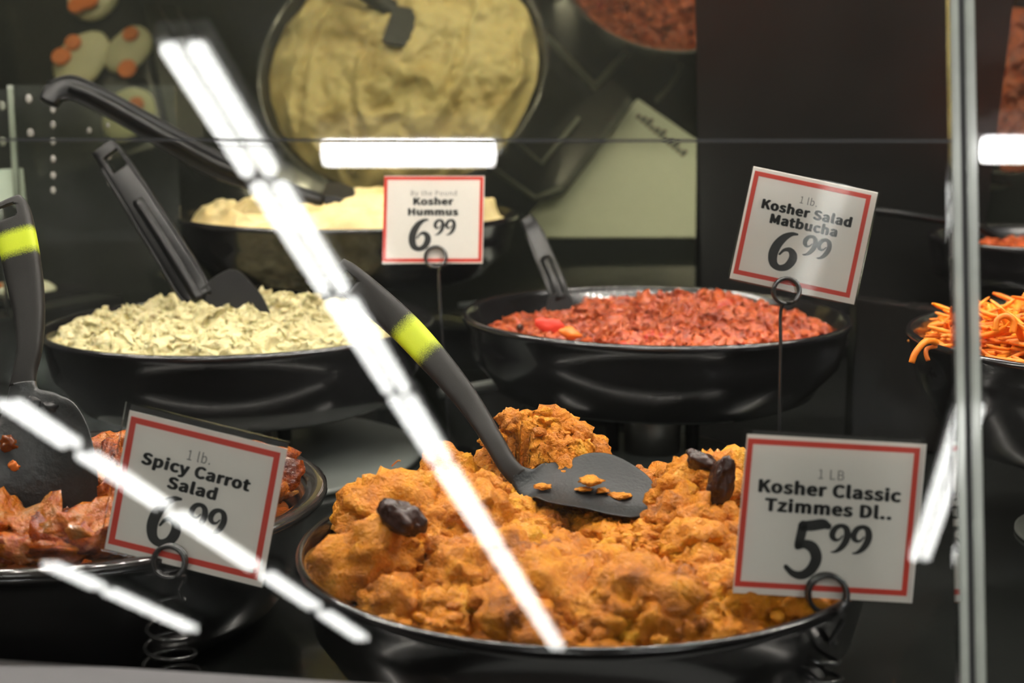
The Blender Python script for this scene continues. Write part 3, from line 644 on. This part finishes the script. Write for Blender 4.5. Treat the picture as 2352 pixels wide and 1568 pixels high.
# slotted-handle spatulas
def spatula(label, hp, th, blade, bd, hole=None, ridge=True, bt=.003, mat='nylon2'):
    P = util_path(hp); t = empty('spatula', W(blade[0][0], blade[0][1], bd)); sd = sides_of(P); wd = [q[3]/FPX*q[2] for q in hp]
    cut = None
    if hole:
        ax = (P[1]-P[0]).normalized(); cut = (W(*hole[:3]), ax*hole[3], Vector(sd[0])*hole[4], CF*.06)
    sweep('handle', P, sd, wd, [th]*len(P), M[mat], t, 6, None, 4.5, 20, cut)
    if ridge:
        for s in (-1, 1): tube('handle_edge', [p + Vector(s_)*s*w_*.46 - CF*th*.4 for p, s_, w_ in zip(P[1:], sd[1:], wd[1:])], .0016, M[mat], t, 6, 5)
        tube('handle_ridge', [p - CF*th*.45 for p in P[2:]], .0052, M[mat], t, 8, 5)
    bl = [W(x, y, bd) for x, y in blade]
    extrude_poly('blade', bl, Vector((0, 1, .15)).normalized()*bt, M['nylon'], t, .0008)
    tag(t, label, 'spatula'); return t
def rounded(pix, n=5): A = catmull([(*p, 0) for p in pix], n); return [(a[0], a[1]) for a in A]
spatula('black spatula with a slotted handle stuck in the eggplant salad', [(238, 338, 1.30, 60), (262, 372, 1.297, 66), (320, 462, 1.288, 72), (385, 565, 1.278, 76), (440, 655, 1.27, 78), (462, 690, 1.265, 60)], .010,
        rounded([(425, 735), (438, 690), (475, 650), (520, 622), (548, 624), (580, 655), (606, 690), (622, 735), (600, 765), (430, 765)]), 1.262, (268, 372, 1.297, .018, .014))
spatula('long black handle reaching from the hummus to the upper left', [(112, 238, 1.36, 40), (128, 212, 1.362, 50), (165, 203, 1.365, 54), (215, 222, 1.37, 52), (300, 268, 1.385, 54), (400, 325, 1.40, 56), (490, 375, 1.42, 58), (600, 420, 1.44, 46), (700, 452, 1.455, 34), (740, 462, 1.46, 30)], .016,
        rounded([(735, 448), (775, 452), (815, 470), (832, 486), (800, 492), (750, 478)]), 1.455, None, True, .055)
spatula('small black spatula stuck in the matbucha', [(1208, 500, 1.40, 30), (1225, 530, 1.395, 38), (1252, 595, 1.375, 42), (1275, 650, 1.355, 44), (1288, 690, 1.345, 36)], .008,
        rounded([(1258, 690), (1270, 675), (1300, 674), (1314, 690), (1318, 720), (1310, 760), (1250, 760), (1252, 720)]), 1.34, None, True)
hp = [(1990, 482, 1.5), (2080, 492, 1.5), (2180, 508, 1.51), (2250, 524, 1.52), (2295, 552, 1.53)]
t = empty('serving_spoon', W(2300, 560, 1.53)); tube('handle', util_path(hp), .004, M['nylon2'], t, 8, 4)
o = blob('spoon_bowl', loc(W(2320, 568, 1.54), t), (.03, .02, .01), (0, .3, .2), M['nylon2'], 3, .08); o.parent = t
tag(t, 'dim black spoon lying toward the far right back pan', 'spoon')

# ================================================================== PRICE SIGNS
HCAP = .729
try: FONT = bpy.data.fonts.load(bpy.utils.system_resource('DATAFILES', path='fonts') + '/Noto Sans CJK Regular.woff2')
except Exception: FONT = None
def text_mesh(s, off):
    cu = bpy.data.curves.new('txt', 'FONT'); cu.body = s; cu.size = 1.0
    if FONT: cu.font = FONT
    cu.space_character = 1.05; cu.resolution_u = 3; cu.fill_mode = 'BOTH'
    ob = bpy.data.objects.new('txt', cu); COL.objects.link(ob); bpy.context.view_layer.update()
    dg = bpy.context.evaluated_depsgraph_get(); me = bpy.data.meshes.new_from_object(ob.evaluated_get(dg)); bpy.data.objects.remove(ob)
    return me
def measure_cap():
    me = text_mesh('H', 0); ys = [v.co.y for v in me.vertices]; return max(ys)-min(ys)
HCAP = measure_cap()
def digit(ch_):
    if ch_ == '6': return [[(.80, 1.27, .07), (.62, 1.24, .14), (.40, 1.08, .24), (.22, .80, .30), (.15, .48, .31), (.22, .20, .27), (.42, .08, .20), (.66, .16, .24), (.80, .38, .28), (.80, .58, .26), (.66, .72, .17), (.48, .68, .10), (.36, .52, .07)]]
    if ch_ == '9': return [[(.20, .03, .06), (.38, .06, .14), (.60, .22, .24), (.78, .50, .30), (.85, .82, .31), (.78, 1.10, .27), (.58, 1.22, .20), (.34, 1.14, .24), (.20, .92, .28), (.20, .72, .26), (.34, .58, .17), (.52, .62, .10), (.64, .78, .07)]]
    return [[(.34, 1.17, .22), (.60, 1.20, .24), (.85, 1.24, .23), (1.0, 1.20, .14)], [(.36, 1.18, .24), (.33, .98, .24), (.29, .76, .22)], [(.26, .72, .14), (.45, .78, .20), (.66, .70, .26), (.76, .48, .28), (.66, .24, .25), (.45, .10, .20), (.22, .12, .15), (.02, .26, .11)]]
def digit_mesh(ch_):
    V, F = [], []
    for st in digit(ch_):
        A = catmull(st, 8); T_ = np.gradient(A[:, :2], axis=0); T_ /= np.linalg.norm(T_, axis=1)[:, None]; b0 = len(V)
        for p, tt in zip(A, T_): n = np.array([-tt[1], tt[0]])*p[2]/2; V.append((p[0]+n[0], p[1]+n[1], 0)); V.append((p[0]-n[0], p[1]-n[1], 0))
        for i in range(len(A)-1): F.append((b0+2*i, b0+2*i+1, b0+2*i+3, b0+2*i+2))
        for e in (A[0], A[-1]):
            c0 = len(V); V += [(e[0]+math.cos(6.283*j/12)*e[2]/2, e[1]+math.sin(6.283*j/12)*e[2]/2, 0) for j in range(12)]; F.append(tuple(range(c0, c0+12)))
    return V, F
def price_sign(label, TL, TR, BL, d, paper, border, bth, texts, price, edge=None):
    """TL, TR, BL: pixel corners of the plastic sleeve; paper/border boxes in sleeve fractions (u0,v0,u1,v1)"""
    a, b, c = W(*TL, d), W(*TR, d), W(*BL, d); U = b-a; Vv = c-a; n = U.cross(Vv).normalized()
    if n.dot(CF) > 0: n = -n
    t = empty('price_sign', a + U*.5 + Vv)
    TLp, Up, Vp = Vector(TL), Vector(TR)-Vector(TL), Vector(BL)-Vector(TL); det = Up.x*Vp.y - Up.y*Vp.x
    def uv(x, y): q = Vector((x, y))-TLp; return ((q.x*Vp.y-q.y*Vp.x)/det, (Up.x*q.y-Up.y*q.x)/det)
    def pt(u, v, h=0): return a + U*u + Vv*v + n*h
    def rect(nm, u0, v0, u1, v1, h0, h1, mat, par): return box(nm, pt(u0, v0, h0)-(t.location if False else Vector((0, 0, 0))), U*(u1-u0), Vv*(v1-v0), n*(h1-h0), mat, par)
    rect('sleeve', 0, 0, 1, 1, -.0011, .0011, M['sleeve'], t)
    pp = rect('paper', *paper, -.0003, .0002, M['paper'], t)
    u0, v0, u1, v1 = border; tv = bth*U.length/Vv.length
    bm = bmesh.new()
    for (x0, y0, x1, y1) in ((u0, v0, u1, v0+tv), (u0, v1-tv, u1, v1), (u0, v0+tv, u0+bth, v1-tv), (u1-bth, v0+tv, u1, v1-tv)):
        box_bm(bm, loc(pt(x0, y0, .0002), t), U*(x1-x0), Vv*(y1-y0), n*.00015)
    bm_obj('border', bm, M['red'], t)
    if edge: rect('backing_strip', *edge, -.0009, -.0004, M['ink'], t)
    ex, ey = U.normalized(), -Vv.normalized()
    for (s, xl, yl, xr, yr, cap, off, mt) in texts:
        me = text_mesh(s, off); bold = [(0, 0)] if not off else [(0, 0)] + [(off*math.cos(a_), off*.7*math.sin(a_)) for a_ in np.arange(8)*math.pi/4]; xs = [v.co.x for v in me.vertices]; w0, w1 = min(xs), max(xs)
        ul, ur = uv(xl, yl), uv(xr, yr); pl, pr = pt(*ul, .0004), pt(*ur, .0004); bx = (pr-pl); sc = bx.length/(w1-w0); bx.normalize(); by = n.cross(bx); sy = cap/FPX*d/HCAP
        if by.dot(ey) < 0: by = -by
        nv = len(me.vertices); o = mesh_obj('lettering', [loc(pl + bx*((v.co.x+sx_-w0)*sc) + by*((v.co.y+sy_)*sy), t) for sx_, sy_ in bold for v in me.vertices], [tuple(i+k*nv for i in p.vertices) for k in range(len(bold)) for p in me.polygons], M[mt], None, False); o.parent = pp; 
        o['label'] = 'printed words' if mt == 'ink' else 'small grey print'
    for (ch_, xl, yb, w_, h_) in price:
        V, F = digit_mesh(ch_); p0 = pt(*uv(xl, yb), .0004); s1, s2 = w_/FPX*d, h_/FPX*d/1.28
        o = mesh_obj('price_digit', [loc(p0 + ex*(v[0]*s1 + v[1]*s2*.0) + ey*(v[1]*s2), t) for v in V], F, M['ink'], None, False); o.parent = pp
    tag(t, label, 'price sign')
    return a, U, Vv, n, t
def holder(label, d, ringc, rr, path, base, spring=None):
    """wire sign holder: clip ring in front of the sleeve, stem, and either a coil spring or a flat ring base"""
    t = empty('sign_holder', (base.x, base.y, zw(DECK)))
    ex, ey = CR, CU; c = W(*ringc, d-.0035); r_ = rr/FPX*d; wr = .0013
    rp = [c + (ex*math.cos(a)+ey*math.sin(a))*r_ + CF*(.0007*(a-5.5)) for a in np.linspace(math.radians(-60), math.radians(-60)+4*math.pi, 60)]
    tube('clip_ring', rp, wr, M['wire'], t, 8)
    tube('stem', [rp[0]] + [W(x, y, dd) for x, y, dd in path], wr*.95, M['wire'], t, 8, 6)
    z0 = zw(DECK)+wr+.0003
    if spring:
        r0, r1, turns, ztop = spring; end = W(*path[-1]); pts = []
        ph = math.atan2(end.y-base.y, end.x-base.x)
        for k in range(int(turns*26)+1):
            s = k/(turns*26); a = ph + 6.2832*turns*s; r = r0 + (r1-r0)*s**.8
            pts.append(Vector((base.x + math.cos(a)*r, base.y + math.sin(a)*r, end.z + (z0-end.z)*s)))
        tube('coil_spring', pts, wr, M['wire'], t, 7)
    else:
        e = W(*path[-1]); tube('base_ring', [Vector((base.x+math.cos(a)*.022, base.y+math.sin(a)*.022, z0)) for a in np.linspace(0, 6.2832, 40)], .0016, M['wire'], t, 7)
        tube('base_spoke', [e, Vector((base.x, base.y-.022, z0)), Vector((base.x, base.y+.022, z0))], wr, M['wire'], t, 7)
    tag(t, label, 'sign holder'); return t
B = .016
price_sign('price sign reading Kosher Classic Tzimmes Dl.. 5.99', (1705, 982), (2122, 1006), (1670, 1362), .722, (.03, .035, 1.018, .995), (.036, .06, .985, .955), .031,
    [('1 LB', 1879, 1099, 1938, 1103, 22, 0, 'greyink'), ('Kosher Classic', 1744, 1128, 2066, 1152, 27, .025, 'ink'), ('Tzimmes Dl..', 1758, 1171, 2044, 1192, 27, .025, 'ink')],
    [('5', 1800, 1328, 92, 134), ('9', 1898, 1268, 52, 66), ('9', 1947, 1271, 52, 66)], (.06, .012, .985, .05))
price_sign('price sign reading Spicy Carrot Salad, crossed by a reflected light', (290, 922), (667, 1015), (228, 1262), .785, (.03, .05, .99, .985), (.045, .085, .955, .945), .036,
    [('1 lb.', 429, 1055, 482, 1067, 23, 0, 'greyink'), ('Spicy Carrot', 326, 1063, 570, 1127, 25, .025, 'ink'), ('Salad', 385, 1119, 493, 1147, 25, .025, 'ink')],
    [('6', 330, 1245, 84, 118), ('9', 425, 1211, 47, 62), ('9', 469, 1224, 47, 62)], (.03, .012, .99, .045))
price_sign('tilted price sign reading Kosher Salad Matbucha 6.99', (1728, 378), (2020, 440), (1672, 640), 1.035, (.012, .01, .99, .992), (.03, .045, .945, .945), .035,
    [('1 lb.', 1836, 466, 1875, 475, 16, 0, 'greyink'), ('Kosher Salad', 1750, 477, 1952, 521, 20, .026, 'ink'), ('Matbucha', 1769, 511, 1919, 543, 20, .026, 'ink')],
    [('6', 1758, 614, 70, 90), ('9', 1836, 584, 36, 48), ('9', 1868, 592, 36, 48)])
price_sign('small square price sign reading By the Pound Kosher Hummus 6.99', (883, 389), (1117, 389), (878, 607), 1.30, (.0, .068, .985, .99), (.0, .075, .975, .975), .034,
    [('By the Pound', 944, 449, 1049, 449, 11, 0, 'greyink'), ('Kosher', 951, 470, 1040, 470, 15, .026, 'ink'), ('Hummus', 939, 494, 1051, 494, 15, .026, 'ink')],
    [('6', 938, 576, 54, 72), ('9', 994, 540, 27, 36), ('9', 1020, 540, 27, 36)])
bTZ = W(1865, 1640, .722); holder('wire holder with a black coil under the tzimmes sign', .722, (1899, 1363), 43, [(1938, 1420, .719), (1918, 1455, .721), (1903, 1478, .722)], Vector((W(1880, 1640, .725).x, W(1880, 1600, .728).y, 0)), (.0075, .0165, 6.5, 0))
holder('wire holder with an open coil under the carrot sign', .785, (390, 1290), 37, [(425, 1325, .782), (412, 1355, .784), (418, 1378, .786)], Vector((W(388, 1450, .79).x, W(390, 1450, .79).y, 0)), (.0085, .0160, 5.5, 0))
holder('tall wire holder of the matbucha sign', 1.035, (1806, 668), 29, [(1795, 705, 1.034), (1793, 800, 1.036), (1791, 900, 1.04), (1790, 1080, 1.05)], Vector((W(1790, 1090, 1.05).x, W(1790, 1090, 1.05).y, 0)))
holder('tall wire holder of the hummus sign', 1.30, (1001, 590), 24, [(1008, 640, 1.30), (1015, 760, 1.302), (1026, 920, 1.305), (1035, 1035, 1.31)], Vector((W(1035, 1035, 1.31).x, W(1035, 1035, 1.31).y, 0)))

# ================================================================== DIVIDERS AND THINGS SEEN IN THE MIRROR
dd = 1.29
top = [(1968, 687), (2078, 700), (2086, 711), (2100, 712), (2114, 703), (2352, 733), (2560, 758)]
P = [W(x, y, dd) for x, y in top]; P = P + [Vector((P[-1].x, P[-1].y, zw(DECK)+.001)), Vector((P[0].x, P[0].y, zw(DECK)+.001))]
o = extrude_poly('divider_panel', P, Vector((0, .028, 0)), M['gloss'], None, .0012); tag(o, 'black notched divider standing behind the right-hand pans', 'divider')
pl = [W(30, 195, 1.43), W(402, 195, 1.43)]
for q in pl: q
o = extrude_poly('acrylic_divider', [pl[0], pl[1], Vector((pl[1].x, pl[1].y, zw(DECK)+.001)), Vector((pl[0].x, pl[0].y, zw(DECK)+.001))], Vector((0, .004, 0)), M['acrylic']); tag(o, 'clear acrylic divider spotted with drops at upper left', 'divider')
box('divider_edge', loc(pl[0], None)+Vector((-.006, 0, -.115)), Vector((.006, 0, 0)), Vector((0, .004, 0)), Vector((0, 0, .115)), M['gedge'], o, .0006)
V0, F0 = ICO[2]
dm = None
for (x, y, s) in [(122, y_, 9) for y_ in (252, 287, 325, 365, 403, 437)] + [(66, 227, 11), (70, 306, 11), (205, 300, 8), (248, 288, 6), (250, 358, 8), (252, 420, 7), (5, 243, 11), (6, 325, 11)]:
    q = W(x, y, 1.428)
    if dm is None:
        dm = bpy.data.meshes.new('water_drop'); dm.from_pydata([(v[0]*.7, v[1]*.35, v[2]) for v in V0], [], [tuple(f) for f in F0]); dm.update(); dm.materials.append(plain('drop', (.5, .48, .44), .08, spec=.8, coat=.6, trans=.5)); dm.polygons.foreach_set('use_smooth', [True]*len(dm.polygons))
    e = bpy.data.objects.new('water_drop', dm); COL.objects.link(e); e.parent = o; e.location = q; e.scale = [s/FPX*1.43]*3
pl2 = [W(-260, 205, 1.40), W(28, 205, 1.40)]
o = extrude_poly('acrylic_divider', [pl2[0], pl2[1], Vector((pl2[1].x, pl2[1].y, zw(DECK)+.001)), Vector((pl2[0].x, pl2[0].y, zw(DECK)+.001))], Vector((0, .004, 0)), M['acrylic']); tag(o, 'clear acrylic divider cut off by the left edge', 'divider')
# gefilte fish tray at the left back, shown by the mirror
ZG = -.225
a_, b_ = mtrace(362, 0, -.235), mtrace(440, 360, -.235); dn = (b_-a_).normalized(); sn = Vector((dn.y, -dn.x, 0))
gc = a_ + dn*.07 - sn*.108
t = empty('serving_tray', (gc.x, gc.y, zw(ZG)-.012)); t.rotation_euler = (0, 0, math.atan2(sn.y, sn.x))
bm = bmesh.new(); box_bm(bm, (-.077, -.137, -.006), (.154, 0, 0), (0, .274, 0), (0, 0, .006)); bm_obj('tray_base', bm, M['gloss'], t)
for (o_, a2, b2) in (((-.082, -.142, -.006), (.164, 0, 0), (0, .005, 0)), ((-.082, .137, -.006), (.164, 0, 0), (0, .005, 0)), ((-.082, -.137, -.006), (.005, 0, 0), (0, .274, 0)), ((.077, -.137, -.006), (.005, 0, 0), (0, .274, 0))):
    bm = bmesh.new(); box_bm(bm, o_, a2, b2, (0, 0, .016)); bm_obj('tray_wall', bm, M['gloss'], t)
hgt = t.location.z - .006 - zw(DECK)
lathe('tray_foot', [(0, -.0062), (.05, -.0062), (.05, -.0062-hgt+.0005), (0, -.0062-hgt+.0005)], M['black'], t, 32)
tag(t, 'black tray of gefilte fish slices seen in the mirror', 'tray')
for k, (x, y, w_, h_, rz) in enumerate(((190, 135, .034, .042, .3), (215, -15, .036, .04, -.2), (296, 112, .028, .036, .2), (296, 262, .032, .038, .1))):
    q = mtrace(x, y, ZG)
    o = blob('fish_slice', Vector((q.x, q.y, zw(ZG)-.002)), (w_, h_, .0095), (0, 0, rz), M['fish'], 3, .10, .8, k+3)
    tag(o, 'pale oval gefilte fish slice, ' + ['largest one in the mirror at upper left', 'cut by the top edge in the mirror', 'beside the dark band in the mirror', 'behind the long black handle'][k], 'fish slice', 'gefilte fish slices')
for (x, y, s, lb) in ((168, 98, .0105, 'upper carrot coin on the largest fish slice'), (141, 130, .0125, 'lower carrot coin on the largest fish slice'), (178, 12, .0125, 'left carrot coin on the fish slice at the top edge'), (205, 2, .0125, 'right carrot coin on the fish slice at the top edge'), (300, 78, .0105, 'carrot coin on the fish slice beside the dark band'), (292, 158, .0125, 'loose carrot piece lying between fish slices'), (312, 240, .0105, 'carrot coin on the fish slice behind the long black handle')):
    q = mtrace(x, y, ZG+.009)
    bm = bmesh.new(); bmesh.ops.create_cone(bm, cap_ends=True, segments=24, radius1=s, radius2=s*.96, depth=.004); bmesh.ops.bevel(bm, geom=[e for e in bm.edges if len(e.link_faces) == 2 and e.calc_face_angle() > 1], offset=.0008, segments=2, affect='EDGES')
    o = bm_obj('carrot_coin', bm, M['coin'], None, False); o.location = (q.x, q.y, zw(ZG)+.0095); o.rotation_euler = (rng.uniform(-.1, .1), rng.uniform(-.1, .1), 0); tag(o, lb, 'carrot coin', 'carrot coins on the fish')
# black divider that shows as the dark band in the mirror
o = box('divider_panel', a_ - dn*.10 - sn*.020 + Vector((0, 0, -(a_.z-zw(DECK))+.001)), dn*((b_-a_).length+.08), sn*.042, Vector((0, 0, a_.z-zw(DECK)-.001)), M['black'], None, .002); tag(o, 'low black divider showing as a dark slanting band in the mirror', 'divider')
# label card, black bin and wire seen in the mirror behind the matbucha pan
ZL = -.285
cq = [mtrace(x, y, ZL) for x, y in ((1465, 226), (1622, 335), (1600, 545), (1250, 545), (1215, 490))]
o = extrude_poly('label_card', cq, Vector((0, 0, -.003)), M['white'], None, .0006); tag(o, 'white plastic label lying behind the matbucha pan, seen in the mirror', 'label card')
box('label_prop', Vector((sum(q.x for q in cq)/5-.03, sum(q.y for q in cq)/5-.03, zw(DECK)+.0005)), (.06, 0, 0), (0, .06, 0), (0, 0, ZL-DECK-.0042), M['black'], o)
p0, p1 = mtrace(1458, 268, ZL), mtrace(1570, 362, ZL); ax = (p1-p0); 
for k in range(11):
    s = (k+.1)/11; wv = Vector((ax.y, -ax.x, 0)).normalized()
    box('blurred_print', p0 + ax*s + Vector((0, 0, .0001)), ax*.065, wv*(.006+.003*((k*7) % 3)), Vector((0, 0, .0003)), M['ink'], o)
t = empty('card_clip', mtrace(1310, 320, -.25))
cq = [mtrace(x, y, -.25) for x, y in ((1400, 180), (1450, 215), (1290, 425), (1225, 440), (1170, 380))]
extrude_poly('clip_body', cq, Vector((0, 0, -.03)), M['gloss'], t, .002)
for pts in (((1190, 330), (1245, 375), (1330, 270)), ((1130, 385), (1230, 455), (1290, 430))):
    tube('clip_wire', [mtrace(x, y, -.243) for x, y in pts], .0028, M['disc'], t, 6)
box('clip_foot', Vector((t.location.x-.055, t.location.y-.01, zw(DECK)+.0005)), (.04, 0, 0), (0, .04, 0), (0, 0, -.28-DECK), M['gloss'], t)
tag(t, 'dark clip block between the hummus and matbucha pans, seen in the mirror', 'clip')
t = empty('wire_frame', mtrace(1370, 200, -.26))
tube('wire_bar', [mtrace(1215, 45, -.288), mtrace(1368, 200, -.288)], .0050, M['disc'], t, 8)
tube('wire_bar', [mtrace(1362, 205, -.288), mtrace(1440, 120, -.288)], .0045, M['disc'], t, 8)
tube('wire_hook', [mtrace(x, y, -.288) for x, y in ((1515, 85), (1550, 112), (1562, 150), (1540, 195), (1508, 232))], .0028, M['disc'], t, 8, 5)
f_ = mtrace(1368, 202, -.288); tube('wire_leg', [f_, Vector((f_.x, f_.y, zw(DECK)+.001))], .003, M['disc'], t, 8)
tag(t, 'pale grey wire frame crossing the mirror right of the hummus', 'wire frame')
# small white card at the far left
cq = [W(x, y, 1.46) for x, y in ((-60, 392), (52, 386), (60, 468), (-60, 470))]
o = extrude_poly('label_card', cq, Vector((0, .002, 0)), M['white'], None, .0004); tag(o, 'small blurred white card behind the acrylic at the left edge', 'label card')
q = (cq[2]+cq[3])/2; tube('card_post', [q + Vector((0, .003, 0)), Vector((q.x, q.y+.003, zw(DECK)+.001))], .002, M['wire'], o, 6)
